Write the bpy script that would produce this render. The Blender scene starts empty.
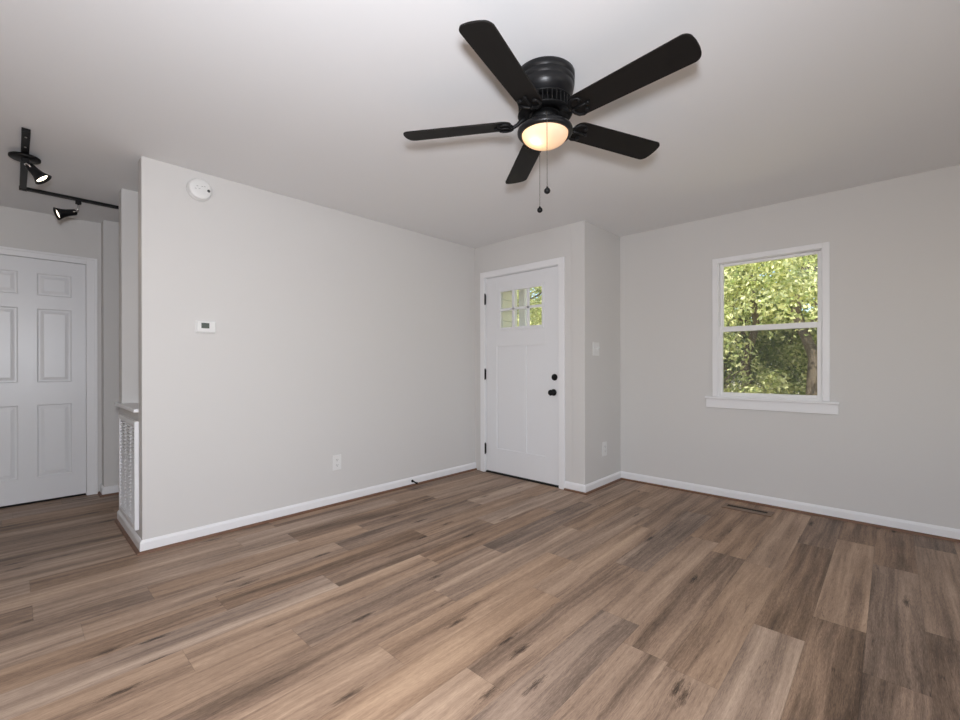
import bpy, bmesh, math, random
from mathutils import Vector, Matrix
random.seed(7)
S = bpy.context.scene
C = S.collection
PI = math.pi

# ------------------------------------------------------------------ camera
cam_d = bpy.data.cameras.new('camera')
cam = bpy.data.objects.new('camera', cam_d); C.objects.link(cam)
cam_d.sensor_width = 36.0
cam_d.lens = 438.89 / 960 * 36
cam_d.shift_y = 5.09 / 960
cam_d.clip_start = 0.02
cam_d.clip_end = 300
YAW = 0.7546
cam.matrix_world = (Matrix.Translation((0, 0, 1.15)) @ Matrix.Rotation(YAW - PI / 2, 4, 'Z')
                    @ Matrix.Rotation(PI / 2, 4, 'X') @ Matrix.Rotation(-0.0022, 4, 'Z'))
S.camera = cam

# ------------------------------------------------------------------ world, sun, added fill lamps, camera flash, exposure
W = bpy.data.worlds.new('sky'); S.world = W; W.use_nodes = True
wn = W.node_tree
sky = wn.nodes.new('ShaderNodeTexSky'); sky.sky_type = 'NISHITA'
sky.sun_disc = False; sky.sun_elevation = math.radians(58); sky.sun_rotation = math.radians(-75)
bg = wn.nodes['Background']; bg.inputs['Strength'].default_value = 0.33
wn.links.new(sky.outputs[0], bg.inputs[0])

def light(name, kind, loc, energy, color=(1, 1, 1), aim=None, **kw):
    d = bpy.data.lights.new(name, kind); d.energy = energy; d.color = color
    for k, v in kw.items(): setattr(d, k, v)
    o = bpy.data.objects.new(name, d); C.objects.link(o); o.location = loc
    if aim is not None:
        o.rotation_euler = (Vector(aim) - Vector(loc)).to_track_quat('-Z', 'Y').to_euler()
    return o

light('sun', 'SUN', (0, 0, 20), 11, (1, .95, .84), aim=(9.3, 3.0, 4.4), angle=0.01)
# added fill lamps behind the camera, set before invented openings in unseen walls
light('rear_fill_light', 'AREA', (1.6, -2.45, 1.45), 19, (1, .985, .95), aim=(1.6, 0, 1.6), shape='RECTANGLE', size=1.7, size_y=1.2)
light('side_fill_light', 'AREA', (-2.45, -0.65, 1.45), 15, (1, .80, .62), aim=(0, -0.65, 1.5), shape='RECTANGLE', size=1.9, size_y=1.2)
# the photographer's flash, a hand above the camera
FLASH_D = Vector((1.35, 2.72, .05))
light('camera_flash', 'AREA', (-0.05, -0.05, 1.38), 68, (.955, .985, 1.06), aim=Vector((-0.05, -0.05, 1.38)) + FLASH_D, shape='DISK', size=0.19)
S.view_settings.view_transform = 'Standard'
S.view_settings.look = 'None'
S.view_settings.exposure = 0.0
S.view_settings.gamma = 1.0
S.view_settings.use_curve_mapping = False

# ------------------------------------------------------------------ helpers
def lin(r, g, b):
    f = lambda c: (c / 255 / 12.92) if c / 255 <= .04045 else ((c / 255 + .055) / 1.055) ** 2.4
    return (f(r), f(g), f(b), 1)

def mat(name, col, rough=.5, metal=0, bump=0, bscale=200, spec=.5, var=0, vscale=3):
    m = bpy.data.materials.new(name); m.use_nodes = True
    nt = m.node_tree; p = nt.nodes['Principled BSDF']
    p.inputs['Base Color'].default_value = col
    p.inputs['Roughness'].default_value = rough
    p.inputs['Metallic'].default_value = metal
    p.inputs['Specular IOR Level'].default_value = spec
    tc = nt.nodes.new('ShaderNodeTexCoord')
    if bump:
        n = nt.nodes.new('ShaderNodeTexNoise'); n.inputs['Scale'].default_value = bscale; n.inputs['Detail'].default_value = 3
        b = nt.nodes.new('ShaderNodeBump'); b.inputs['Strength'].default_value = bump; b.inputs['Distance'].default_value = .002
        nt.links.new(tc.outputs['Object'], n.inputs['Vector'])
        nt.links.new(n.outputs['Fac'], b.inputs['Height']); nt.links.new(b.outputs['Normal'], p.inputs['Normal'])
    if var:
        n = nt.nodes.new('ShaderNodeTexNoise'); n.inputs['Scale'].default_value = vscale; n.inputs['Detail'].default_value = 4
        mx = nt.nodes.new('ShaderNodeMix'); mx.data_type = 'RGBA'
        mx.inputs['A'].default_value = tuple(c * (1 - var) for c in col[:3]) + (1,)
        mx.inputs['B'].default_value = tuple(min(1, c * (1 + var)) for c in col[:3]) + (1,)
        nt.links.new(tc.outputs['Object'], n.inputs['Vector'])
        nt.links.new(n.outputs['Fac'], mx.inputs['Factor']); nt.links.new(mx.outputs['Result'], p.inputs['Base Color'])
    return m

def bx(bm, x0, x1, y0, y1, z0, z1, bev=0, seg=2):
    t = bmesh.new()
    bmesh.ops.create_cube(t, size=1)
    for v in t.verts:
        v.co = Vector(((x0 + x1) / 2 + v.co.x * (x1 - x0), (y0 + y1) / 2 + v.co.y * (y1 - y0), (z0 + z1) / 2 + v.co.z * (z1 - z0)))
    if bev:
        bmesh.ops.bevel(t, geom=t.edges[:], offset=bev, segments=seg, affect='EDGES', profile=.5)
    merge(bm, t)

def merge(bm, t, M=None):
    if M is not None: t.transform(M)
    mp = [bm.verts.new(v.co) for v in t.verts]
    t.verts.index_update()
    for f in t.faces:
        try:
            g = bm.faces.new([mp[v.index] for v in f.verts]); g.smooth = f.smooth; g.material_index = f.material_index
        except ValueError: pass
    t.free()

def lathe(bm, prof, n=48, M=None, smooth=True, cap=True):
    """prof: list of (r, z); revolve about z, closing ends"""
    t = bmesh.new(); rings = []
    for r, z in prof:
        if r < 1e-6: rings.append([t.verts.new((0, 0, z))])
        else: rings.append([t.verts.new((r * math.cos(2 * PI * i / n), r * math.sin(2 * PI * i / n), z)) for i in range(n)])
    for a, b in zip(rings, rings[1:]):
        for i in range(n):
            j = (i + 1) % n
            if len(a) == 1 and len(b) == 1: continue
            if len(a) == 1: f = t.faces.new((a[0], b[j], b[i]))
            elif len(b) == 1: f = t.faces.new((a[i], a[j], b[0]))
            else: f = t.faces.new((a[i], a[j], b[j], b[i]))
            f.smooth = smooth
    if cap:
        for R in (rings[0], rings[-1]):
            if len(R) > 1: t.faces.new(R)
    bmesh.ops.recalc_face_normals(t, faces=t.faces[:])
    merge(bm, t, M)

def tube(bm, pts, r, n=10, caps=True):
    pts = [Vector(p) for p in pts]; t = bmesh.new(); rings = []
    for i, p in enumerate(pts):
        d = (pts[min(i + 1, len(pts) - 1)] - pts[max(i - 1, 0)]).normalized()
        a = d.orthogonal().normalized() if i == 0 else (u - d * u.dot(d)).normalized()
        u = a; b = d.cross(a); rr = r[i] if isinstance(r, (list, tuple)) else r
        rings.append([t.verts.new(p + (a * math.cos(2 * PI * k / n) + b * math.sin(2 * PI * k / n)) * rr) for k in range(n)])
    for A, B in zip(rings, rings[1:]):
        for k in range(n):
            f = t.faces.new((A[k], A[(k + 1) % n], B[(k + 1) % n], B[k])); f.smooth = True
    if caps:
        t.faces.new(rings[0][::-1]); t.faces.new(rings[-1])
    merge(bm, t)

def prism(bm, poly, z0, z1, bev=0, M=None):
    t = bmesh.new()
    lo = [t.verts.new((x, y, z0)) for x, y in poly]; hi = [t.verts.new((x, y, z1)) for x, y in poly]
    t.faces.new(lo[::-1]); t.faces.new(hi)
    for i in range(len(poly)):
        j = (i + 1) % len(poly); t.faces.new((lo[i], lo[j], hi[j], hi[i]))
    bmesh.ops.recalc_face_normals(t, faces=t.faces[:])
    merge(bm, t, M)

def axis(p, d):
    """matrix taking local z to direction d at point p"""
    q = Vector(d).to_track_quat('Z', 'Y')
    return Matrix.Translation(p) @ q.to_matrix().to_4x4()

def obj(name, bm, m, parent=None, autosmooth=False):
    me = bpy.data.meshes.new(name); bm.to_mesh(me); bm.free()
    for mm in (m if isinstance(m, (list, tuple)) else [m]): me.materials.append(mm)
    o = bpy.data.objects.new(name, me); C.objects.link(o)
    if parent is not None:
        o.parent = parent
        root = parent
        M = Matrix.Identity(4)
        while root: M = Matrix.LocRotScale(root.location, root.rotation_euler, None) @ M; root = root.parent
        o.data.transform(M.inverted())
    return o

def box_obj(name, dims, m, parent=None, bev=0):
    b = bmesh.new(); bx(b, *dims, bev=bev); return obj(name, b, m, parent)

def thing(name, label, cat, loc=(0, 0, 0), rz=0, group=None):
    o = bpy.data.objects.new(name, None); C.objects.link(o); o.empty_display_size = .1
    o.location = loc; o.rotation_euler = (0, 0, rz)
    o['label'] = label; o['category'] = cat
    if group: o['group'] = group
    return o

def tag(o, label, cat, group=None):
    o['label'] = label; o['category'] = cat
    if group: o['group'] = group
    return o

def struct(o, label=None, cat=None):
    o['kind'] = 'structure'
    if label: o['label'] = label
    if cat: o['category'] = cat
    return o

# ------------------------------------------------------------------ materials
WALL = mat('wall_paint', (.635, .622, .606, 1), .6, bump=.06, bscale=350, spec=.3)
CEIL = mat('ceiling_paint', (.822, .826, .83, 1), .8, bump=.08, bscale=300, spec=.2)
TRIM = mat('trim_paint', (.80, .80, .81, 1), .35, spec=.4)
DOORW = mat('door_paint', (.76, .765, .78, 1), .33, bump=.05, bscale=120, spec=.4)
PLASTIC = mat('white_plastic', (.74, .74, .73, 1), .4)
VINYL = mat('white_vinyl', (.83, .83, .83, 1), .3)
BLACK = mat('black_metal', (.006, .006, .0063, 1), .48, spec=.2)
BLACKG = mat('black_satin', (.008, .008, .009, 1), .36, spec=.32)
BLADE = mat('blade_black', (.008, .0068, .006, 1), .6, spec=.2, var=.25, vscale=25)
CHROME = mat('chrome', (.75, .75, .76, 1), .12, 1)
NICKEL = mat('brushed_nickel', (.5, .49, .47, 1), .35, 1)
BRONZE = mat('dark_chain', (.10, .09, .08, 1), .4, .6)
SHOE = mat('shoe_molding_wood', lin(112, 80, 60), .5, var=.3, vscale=14)
DARK = mat('dark_gap', (.008, .008, .008, 1), .8)
LCD = mat('lcd_screen', lin(66, 74, 68), .2)
DGREY = mat('dark_grey_plastic', (.06, .06, .06, 1), .5)
SLOT = mat('slot_grey', (.25, .25, .25, 1), .6)
VENTW = mat('vent_wood', lin(122, 98, 78), .5, var=.18, vscale=20)
SIDING = mat('siding', lin(232, 232, 212), .6)
ROOFM = mat('soffit', (.6, .6, .58, 1), .8)
BARK = mat('bark', lin(104, 92, 80), .9, bump=.8, bscale=30, var=.35, vscale=9)
SOIL = mat('ground_soil', lin(208, 197, 168), .9, var=.35, vscale=1.2, bump=.5, bscale=8)

def glass_mat(name, refl=1.0, tint=(.97, .985, .98, 1)):
    m = bpy.data.materials.new(name); m.use_nodes = True; nt = m.node_tree
    nt.nodes.remove(nt.nodes['Principled BSDF'])
    out = nt.nodes['Material Output']
    tr = nt.nodes.new('ShaderNodeBsdfTransparent'); tr.inputs[0].default_value = tint
    gl = nt.nodes.new('ShaderNodeBsdfGlossy'); gl.inputs['Roughness'].default_value = .02
    fr = nt.nodes.new('ShaderNodeFresnel'); fr.inputs['IOR'].default_value = 1.5
    mx = nt.nodes.new('ShaderNodeMixShader')
    nt.links.new(fr.outputs[0], mx.inputs[0]); nt.links.new(tr.outputs[0], mx.inputs[1]); nt.links.new(gl.outputs[0], mx.inputs[2])
    nt.links.new(mx.outputs[0], out.inputs['Surface'])
    return m
GLASS = glass_mat('window_glass')

def screen_mat():
    m = bpy.data.materials.new('insect_screen_mesh'); m.use_nodes = True; nt = m.node_tree
    nt.nodes.remove(nt.nodes['Principled BSDF']); out = nt.nodes['Material Output']
    tr = nt.nodes.new('ShaderNodeBsdfTransparent')
    df = nt.nodes.new('ShaderNodeBsdfDiffuse'); df.inputs[0].default_value = (.10, .10, .10, 1)
    mx = nt.nodes.new('ShaderNodeMixShader'); mx.inputs[0].default_value = .28
    nt.links.new(tr.outputs[0], mx.inputs[1]); nt.links.new(df.outputs[0], mx.inputs[2]); nt.links.new(mx.outputs[0], out.inputs['Surface'])
    return m
SCREEN = screen_mat()

def emit_mat(name, col, s):
    m = bpy.data.materials.new(name); m.use_nodes = True; nt = m.node_tree
    nt.nodes.remove(nt.nodes['Principled BSDF'])
    e = nt.nodes.new('ShaderNodeEmission'); e.inputs[0].default_value = col; e.inputs[1].default_value = s
    nt.links.new(e.outputs[0], nt.nodes['Material Output'].inputs['Surface'])
    return m

def bowl_mat():
    m = bpy.data.materials.new('frosted_bowl_glass'); m.use_nodes = True; nt = m.node_tree
    nt.nodes.remove(nt.nodes['Principled BSDF'])
    tl = nt.nodes.new('ShaderNodeBsdfTranslucent'); tl.inputs[0].default_value = (.93, .80, .62, 1)
    df = nt.nodes.new('ShaderNodeBsdfDiffuse'); df.inputs[0].default_value = (.8, .74, .66, 1)
    mx = nt.nodes.new('ShaderNodeMixShader'); mx.inputs[0].default_value = .35
    em = nt.nodes.new('ShaderNodeEmission'); em.inputs[0].default_value = (1, .60, .40, 1); em.inputs[1].default_value = .40
    ad = nt.nodes.new('ShaderNodeAddShader')
    nt.links.new(tl.outputs[0], mx.inputs[1]); nt.links.new(df.outputs[0], mx.inputs[2])
    nt.links.new(mx.outputs[0], ad.inputs[0]); nt.links.new(em.outputs[0], ad.inputs[1])
    nt.links.new(ad.outputs[0], nt.nodes['Material Output'].inputs['Surface'])
    return m
BOWL = bowl_mat()
LAMP = emit_mat('halogen_lamp', (1, .86, .66, 1), 6)

def floor_mat():
    m = bpy.data.materials.new('vinyl_plank'); m.use_nodes = True; nt = m.node_tree; L = nt.links.new
    p = nt.nodes['Principled BSDF']
    def N(t, **kw):
        n = nt.nodes.new(t)
        for k, v in kw.items(): setattr(n, k, v)
        return n
    def math_(op, a, b=None, c=None):
        n = N('ShaderNodeMath', operation=op)
        for i, v in enumerate((a, b, c)):
            if v is None: continue
            if isinstance(v, (int, float)): n.inputs[i].default_value = v
            else: L(v, n.inputs[i])
        return n.outputs[0]
    uv = N('ShaderNodeUVMap', uv_map='grain'); ue = N('ShaderNodeUVMap', uv_map='plank')
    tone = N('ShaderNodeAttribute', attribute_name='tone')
    sep = N('ShaderNodeSeparateXYZ'); L(ue.outputs[0], sep.inputs[0])
    def noise(sx, sy, detail, rough=.6, dist=0):
        mp = N('ShaderNodeMapping'); mp.inputs['Scale'].default_value = (sx, sy, 1)
        L(uv.outputs[0], mp.inputs['Vector'])
        n = N('ShaderNodeTexNoise', noise_dimensions='2D'); n.inputs['Scale'].default_value = 1; n.inputs['Detail'].default_value = detail
        n.inputs['Roughness'].default_value = rough; n.inputs['Distortion'].default_value = dist
        L(mp.outputs[0], n.inputs['Vector']); return n.outputs['Fac']
    # gentle wander of the grain across the plank
    wa = N('ShaderNodeMapping'); wa.inputs['Scale'].default_value = (1.7, 5, 1); L(uv.outputs[0], wa.inputs['Vector'])
    wnz = N('ShaderNodeTexNoise', noise_dimensions='2D'); wnz.inputs['Scale'].default_value = 1; wnz.inputs['Detail'].default_value = 2; L(wa.outputs[0], wnz.inputs['Vector'])
    sp_ = N('ShaderNodeSeparateXYZ'); L(uv.outputs[0], sp_.inputs[0])
    cb = N('ShaderNodeCombineXYZ'); L(sp_.outputs[0], cb.inputs[0]); L(math_('ADD', sp_.outputs[1], math_('MULTIPLY', math_('SUBTRACT', wnz.outputs['Fac'], .5), .035)), cb.inputs[1])
    def wnoise(sx, sy, detail, rough=.6):
        mp = N('ShaderNodeMapping'); mp.inputs['Scale'].default_value = (sx, sy, 1); L(cb.outputs[0], mp.inputs['Vector'])
        n = N('ShaderNodeTexNoise', noise_dimensions='2D'); n.inputs['Scale'].default_value = 1; n.inputs['Detail'].default_value = detail
        n.inputs['Roughness'].default_value = rough; L(mp.outputs[0], n.inputs['Vector']); return n.outputs['Fac']
    fine = wnoise(26, 380, 3, .8)
    grain = wnoise(2.2, 62, 4, .7)
    band = wnoise(.7, 15, 2, .5)
    blot = noise(2.6, 8, 4, .65)
    # thin dark pore lines where a stretched noise crosses its middle
    ln = wnoise(1.1, 26, 2, .5)
    lm = N('ShaderNodeMapRange'); lm.inputs['From Min'].default_value = .016; lm.inputs['From Max'].default_value = .0; L(math_('ABSOLUTE', math_('SUBTRACT', ln, .5)), lm.inputs['Value'])
    lg = N('ShaderNodeMapRange'); lg.inputs['From Min'].default_value = .52; lg.inputs['From Max'].default_value = .66; L(blot, lg.inputs['Value'])
    line = math_('MULTIPLY', lm.outputs[0], lg.outputs[0])
    # knots
    kmp = N('ShaderNodeMapping'); kmp.inputs['Scale'].default_value = (2.2, 11, 1); L(uv.outputs[0], kmp.inputs['Vector'])
    kv = N('ShaderNodeTexVoronoi', voronoi_dimensions='2D'); kv.inputs['Scale'].default_value = 1; L(kmp.outputs[0], kv.inputs['Vector'])
    ksep = N('ShaderNodeSeparateColor'); L(kv.outputs['Color'], ksep.inputs[0])
    kd = math_('ADD', kv.outputs['Distance'], math_('MULTIPLY', math_('SUBTRACT', fine, .5), .3))
    kmask = N('ShaderNodeMapRange'); kmask.inputs['From Min'].default_value = .17; kmask.inputs['From Max'].default_value = .02
    L(kd, kmask.inputs['Value'])
    ksel = math_('GREATER_THAN', ksep.outputs[0], .84)
    knot = math_('MULTIPLY', kmask.outputs[0], ksel)
    # value
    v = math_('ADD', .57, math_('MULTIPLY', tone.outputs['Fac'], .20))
    v = math_('ADD', v, math_('MULTIPLY', math_('SUBTRACT', band, .5), .80))
    v = math_('ADD', v, math_('MULTIPLY', math_('SUBTRACT', grain, .5), .52))
    v = math_('ADD', v, math_('MULTIPLY', math_('SUBTRACT', fine, .5), .62))
    v = math_('ADD', v, math_('MULTIPLY', math_('SUBTRACT', blot, .5), .30))
    v = math_('SUBTRACT', v, math_('MULTIPLY', line, .24))
    v = math_('SUBTRACT', v, math_('MULTIPLY', knot, .5))
    r = N('ShaderNodeValToRGB'); L(v, r.inputs[0])
    cr = r.color_ramp
    cr.elements[0].position = 0.0; cr.elements[0].color = lin(58, 48, 41)
    cr.elements[1].position = 1.0; cr.elements[1].color = lin(198, 173, 151)
    for pos, c in ((.25, (98, 82, 70)), (.45, (132, 112, 97)), (.62, (158, 135, 117)), (.8, (178, 154, 134))):
        e = cr.elements.new(pos); e.color = lin(*c)
    # hue drift between grey-brown and tan from plank to plank
    hs = N('ShaderNodeHueSaturation'); L(r.outputs[0], hs.inputs['Color'])
    ht = N('ShaderNodeAttribute', attribute_name='warm')
    L(math_('ADD', 1.07, math_('MULTIPLY', ht.outputs['Fac'], .26)), hs.inputs['Saturation'])
    # seams
    eu = math_('MULTIPLY', math_('SUBTRACT', 1, math_('ABSOLUTE', sep.outputs[0])), .61)
    ev = math_('MULTIPLY', math_('SUBTRACT', 1, math_('ABSOLUTE', sep.outputs[1])), .0915)
    ed = math_('MINIMUM', eu, ev)
    sm = N('ShaderNodeMapRange'); sm.inputs['From Min'].default_value = .0; sm.inputs['From Max'].default_value = .0022
    sm.inputs['To Min'].default_value = .74; sm.inputs['To Max'].default_value = 1.0
    L(ed, sm.inputs['Value'])
    mx = N('ShaderNodeMix', data_type='RGBA', blend_type='MULTIPLY'); mx.inputs['Factor'].default_value = 1
    L(hs.outputs[0], mx.inputs['A']); L(sm.outputs[0], mx.inputs['B'])
    L(mx.outputs['Result'], p.inputs['Base Color'])
    p.inputs['Roughness'].default_value = .5; p.inputs['Specular IOR Level'].default_value = .25
    b = N('ShaderNodeBump'); b.inputs['Strength'].default_value = .12; b.inputs['Distance'].default_value = .001
    L(math_('ADD', fine, math_('MULTIPLY', sm.outputs[0], 2)), b.inputs['Height']); L(b.outputs[0], p.inputs['Normal'])
    return m
FLOOR = floor_mat()

def leaf_mat(name, c1, c2):
    m = bpy.data.materials.new(name); m.use_nodes = True; nt = m.node_tree; L = nt.links.new
    nt.nodes.remove(nt.nodes['Principled BSDF'])
    at = nt.nodes.new('ShaderNodeAttribute'); at.attribute_name = 'leaf'
    mx = nt.nodes.new('ShaderNodeMix'); mx.data_type = 'RGBA'; mx.inputs['A'].default_value = c1; mx.inputs['B'].default_value = c2
    L(at.outputs['Fac'], mx.inputs['Factor'])
    d = nt.nodes.new('ShaderNodeBsdfDiffuse'); t = nt.nodes.new('ShaderNodeBsdfTranslucent')
    ms = nt.nodes.new('ShaderNodeMixShader'); ms.inputs[0].default_value = .4
    L(mx.outputs['Result'], d.inputs[0]); L(mx.outputs['Result'], t.inputs[0])
    L(d.outputs[0], ms.inputs[1]); L(t.outputs[0], ms.inputs[2]); L(ms.outputs[0], nt.nodes['Material Output'].inputs['Surface'])
    return m
LEAF_A = leaf_mat('leaves_light', lin(150, 164, 100), lin(250, 248, 196))
LEAF_B = leaf_mat('leaves_mid', lin(92, 112, 66), lin(188, 200, 130))

# ------------------------------------------------------------------ room dimensions (metres; camera stands at x=0, y=0)
H = 2.44
XA, YA = .54, 3.357          # free end and face of the long partition
XD, YR = 3.49, 2.0           # entry wall face, return wall face
XW = 4.195                   # window wall face
YB, XL, YF = -2.6, -2.6, 5.225   # unseen rear and side walls, far hallway wall

# ------------------------------------------------------------------ floor: planks laid along x
PW, PL, P0 = .183, 1.22, .084
ENDS = {10: .467, 13: .205, 14: .475, 17: .058, 12: .688, 7: 1.027, 8: 1.475, 11: 1.16, 4: 1.89, 2: 1.706, 1: 2.25, 0: 2.497, 3: 2.95, 5: 2.4, 6: .62, 9: 2.05}
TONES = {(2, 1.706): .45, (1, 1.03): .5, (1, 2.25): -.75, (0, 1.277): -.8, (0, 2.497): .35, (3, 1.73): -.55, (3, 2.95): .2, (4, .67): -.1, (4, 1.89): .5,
         (7, -.193): .45, (7, 1.027): .5, (10, .467): .6, (10, -.753): .55, (9, .83): .3, (9, -.39): .5, (11, -.06): .55, (11, 1.16): -.5, (12, .688): -.55, (12, -.532): .2, (14, -.745): -.55,  # near-left plank of row ten lightened, its missing light put into the colour
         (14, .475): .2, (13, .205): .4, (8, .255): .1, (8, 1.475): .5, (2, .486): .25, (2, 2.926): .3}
bm = bmesh.new()
uvg = bm.loops.layers.uv.new('grain'); uvp = bm.loops.layers.uv.new('plank')
lt = bm.faces.layers.float.new('tone'); lw = bm.faces.layers.float.new('warm')
FX0, FX1, FY0, FY1 = XL, 4.2, YB, 5.34
rr = random.Random(11)
for k in range(math.floor((FY0 - P0) / PW), math.ceil((FY1 - P0) / PW)):
    y0, y1 = P0 + k * PW, P0 + (k + 1) * PW
    e = ENDS.get(k, rr.random() * PL)
    e -= math.ceil((e - FX0) / PL) * PL
    while e < FX1:
        a, b = e, e + PL
        tn = None
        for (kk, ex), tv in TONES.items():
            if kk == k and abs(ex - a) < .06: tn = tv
        if tn is None: tn = rr.uniform(-.9, .1) if k < 0 else rr.uniform(-.7, .6)  # negative rows painted darker, standing in for the flash's falloff on the right
        ox, oy = rr.random() * 50, rr.random() * 50
        xs, xe, ys, ye = max(a, FX0), min(b, FX1), max(y0, FY0), min(y1, FY1)
        f = bm.faces.new([bm.verts.new((x, y, 0)) for x, y in ((xs, ys), (xe, ys), (xe, ye), (xs, ye))])
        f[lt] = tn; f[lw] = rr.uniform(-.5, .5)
        for lp in f.loops:
            x, y = lp.vert.co.x, lp.vert.co.y
            lp[uvg].uv = (x - a + ox, y - y0 + oy)
            lp[uvp].uv = ((x - a) / PL * 2 - 1, (y - y0) / PW * 2 - 1)
        e += PL
bx(bm, FX0, FX1, FY0, FY1, -.1, -.0005)
struct(obj('floor', bm, FLOOR), 'brown wood-look vinyl plank floor', 'floor')

# ------------------------------------------------------------------ shell
bm = bmesh.new()
bx(bm, XL - .13, XW + .135, YB - .13, 5.5, H, H + .12)
struct(obj('ceiling', bm, CEIL), 'smooth flat off-white ceiling', 'ceiling')

struct(box_obj('wall_left', (XA, XD + .13, YA, YA + .105, 0, H), WALL, bev=.004), 'long plain wall with smoke alarm and thermostat', 'wall')
# pier behind the niche at the end of the partition: low part carries the sill, tall part stands back
bm = bmesh.new()
bx(bm, XA, 1.35, YA + .105, 4.20, 0, .855)
bx(bm, XA, 2.6, 4.08, 4.20, .855, H)
bx(bm, 1.25, 1.35, YA + .105, 4.08, .855, H)
bx(bm, 1.35, 2.6, 4.08, 4.20, 0, .855)
struct(obj('wall_niche', bm, WALL), 'wall end with open niche over low wall', 'wall')
# entry wall with the door opening
DY0, DY1, DZ = 2.262, 3.208, 2.09
bm = bmesh.new()
bx(bm, XD, XD + .13, YR + .13, DY0, 0, H); bx(bm, XD, XD + .13, DY1, YA, 0, H); bx(bm, XD, XD + .13, DY0, DY1, DZ, H)
struct(obj('wall_entry', bm, WALL), 'wall around the white front door', 'wall')
struct(box_obj('wall_return', (XD, XW, YR, YR + .13, 0, H), WALL, bev=.003), 'short return wall with light switch', 'wall')
# window wall
WY0, WY1, WZ0, WZ1 = .385, 1.105, .868, 2.03
bm = bmesh.new()
bx(bm, XW, XW + .135, YB, WY0, -.1, H); bx(bm, XW, XW + .135, WY1, YR + .13, -.1, H)
bx(bm, XW, XW + .135, WY0, WY1, -.1, WZ0); bx(bm, XW, XW + .135, WY0, WY1, WZ1, H)
struct(obj('wall_right', bm, WALL), 'grey-beige wall with the window', 'wall')
# walls behind the camera, each with an opening invented to go with its fill lamp
bm = bmesh.new()
bx(bm, XL - .13, .7, YB - .13, YB, 0, H); bx(bm, 2.5, XW + .135, YB - .13, YB, 0, H)
bx(bm, .7, 2.5, YB - .13, YB, 0, .8); bx(bm, .7, 2.5, YB - .13, YB, 2.1, H)
struct(obj('wall_back', bm, WALL), 'rear wall behind the viewer', 'wall')
bm = bmesh.new()
bx(bm, XL - .13, XL, YB, -1.65, 0, H); bx(bm, XL - .13, XL, .35, 5.36, 0, H)
bx(bm, XL - .13, XL, -1.65, .35, 0, .8); bx(bm, XL - .13, XL, -1.65, .35, 2.1, H)
struct(obj('wall_side', bm, WALL), 'side wall left of the viewer', 'wall')
# far hallway wall with the six-panel door
D2X0, D2X1, D2Z = -.287, .452, 2.062
bm = bmesh.new()
bx(bm, XL, D2X0, YF, YF + .13, 0, H); bx(bm, D2X1, .5475, YF, YF + .13, 0, H); bx(bm, D2X0, D2X1, YF, YF + .13, D2Z, H)
struct(obj('wall_hallway', bm, WALL), 'far hallway wall around the panelled door', 'wall')
struct(box_obj('wall_passage', (.5475, 2.73, 5.08, YF + .13, 0, H), WALL), 'hallway wall standing forward beside the panelled door', 'wall')
struct(box_obj('wall_passage_end', (2.6, 2.73, YA + .105, 5.08, 0, H), WALL), 'closed end of the hallway', 'wall')
struct(box_obj('wall_closet', (D2X0 - .1, D2X1 + .06, YF + .13, YF + .16, 0, H), DARK), 'dark space behind the panelled door', 'wall')

# baseboards with a rounded top, each with its strip of wood shoe molding
def base_run(name, p0, p1, out, label, m0=0, m1=0, h=.080, th=.013, q=.016):
    """from p0 to p1 (floor points on the wall face); out = unit vector into the room"""
    p0, p1 = Vector((*p0, 0)), Vector((*p1, 0)); o = Vector((*out, 0)); d = (p1 - p0).normalized()
    def sweep(prof, ma, nm, par):
        b = bmesh.new()
        A = [b.verts.new(p0 + o * u - d * m0 * u + Vector((0, 0, z))) for u, z in prof]
        B = [b.verts.new(p1 + o * u + d * m1 * u + Vector((0, 0, z))) for u, z in prof]
        n = len(prof)
        for i in range(n): b.faces.new((A[i], A[(i + 1) % n], B[(i + 1) % n], B[i]))
        b.faces.new(A[::-1]); b.faces.new(B)
        bmesh.ops.recalc_face_normals(b, faces=b.faces[:])
        return obj(nm, b, ma, par)
    prof = [(0, 0), (th, 0), (th, h - .018), (th * .75, h - .010), (th * .4, h - .004), (0, h)]
    bb = sweep(prof, TRIM, name, None); struct(bb, label, 'baseboard')
    qp = [(th, .0004)] + [(th + q * math.cos(t * PI / 12), .0004 + q * math.sin(t * PI / 12)) for t in range(0, 7)]
    sweep(qp, SHOE, 'shoe_molding', bb)
base_run('baseboard_left', (XA, YA), (XD, YA), (0, -1), 'white baseboard along the long left wall', 1, 0)
base_run('baseboard_niche', (XA, YA), (XA, 4.20), (-1, 0), 'white baseboard along the low wall under the grille', 1, 0)
base_run('baseboard_entry', (XD, YR), (XD, 2.203), (-1, 0), 'short white baseboard right of the front door', 1, 0)
base_run('baseboard_return', (XD, YR), (XW, YR), (0, -1), 'white baseboard along the short return wall', 1, -1)
base_run('baseboard_right', (XW, YB), (XW, YR), (-1, 0), 'white baseboard under the window', -1, -1)
base_run('baseboard_passage', (.5475, 5.08), (2.6, 5.08), (0, -1), 'white baseboard in the hallway', 1, 0)
base_run('baseboard_step', (.5475, 5.08), (.5475, YF), (-1, 0), 'tiny baseboard beside the panelled door casing', 1, 0)
base_run('baseboard_back', (XL, YB), (XW, YB), (0, 1), 'white baseboard behind the viewer', 0, -1)

# ------------------------------------------------------------------ niche sill
sill = bmesh.new()
bx(sill, XA - .025, 1.25, YA + .106, 4.079, .8552, .878, bev=.005)
bx(sill, XA - .025, XA - .001, 4.06, 4.215, .8552, .878, bev=.005)
struct(obj('trim_1', sill, TRIM), 'white sill board on the low niche wall', 'sill')
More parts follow.
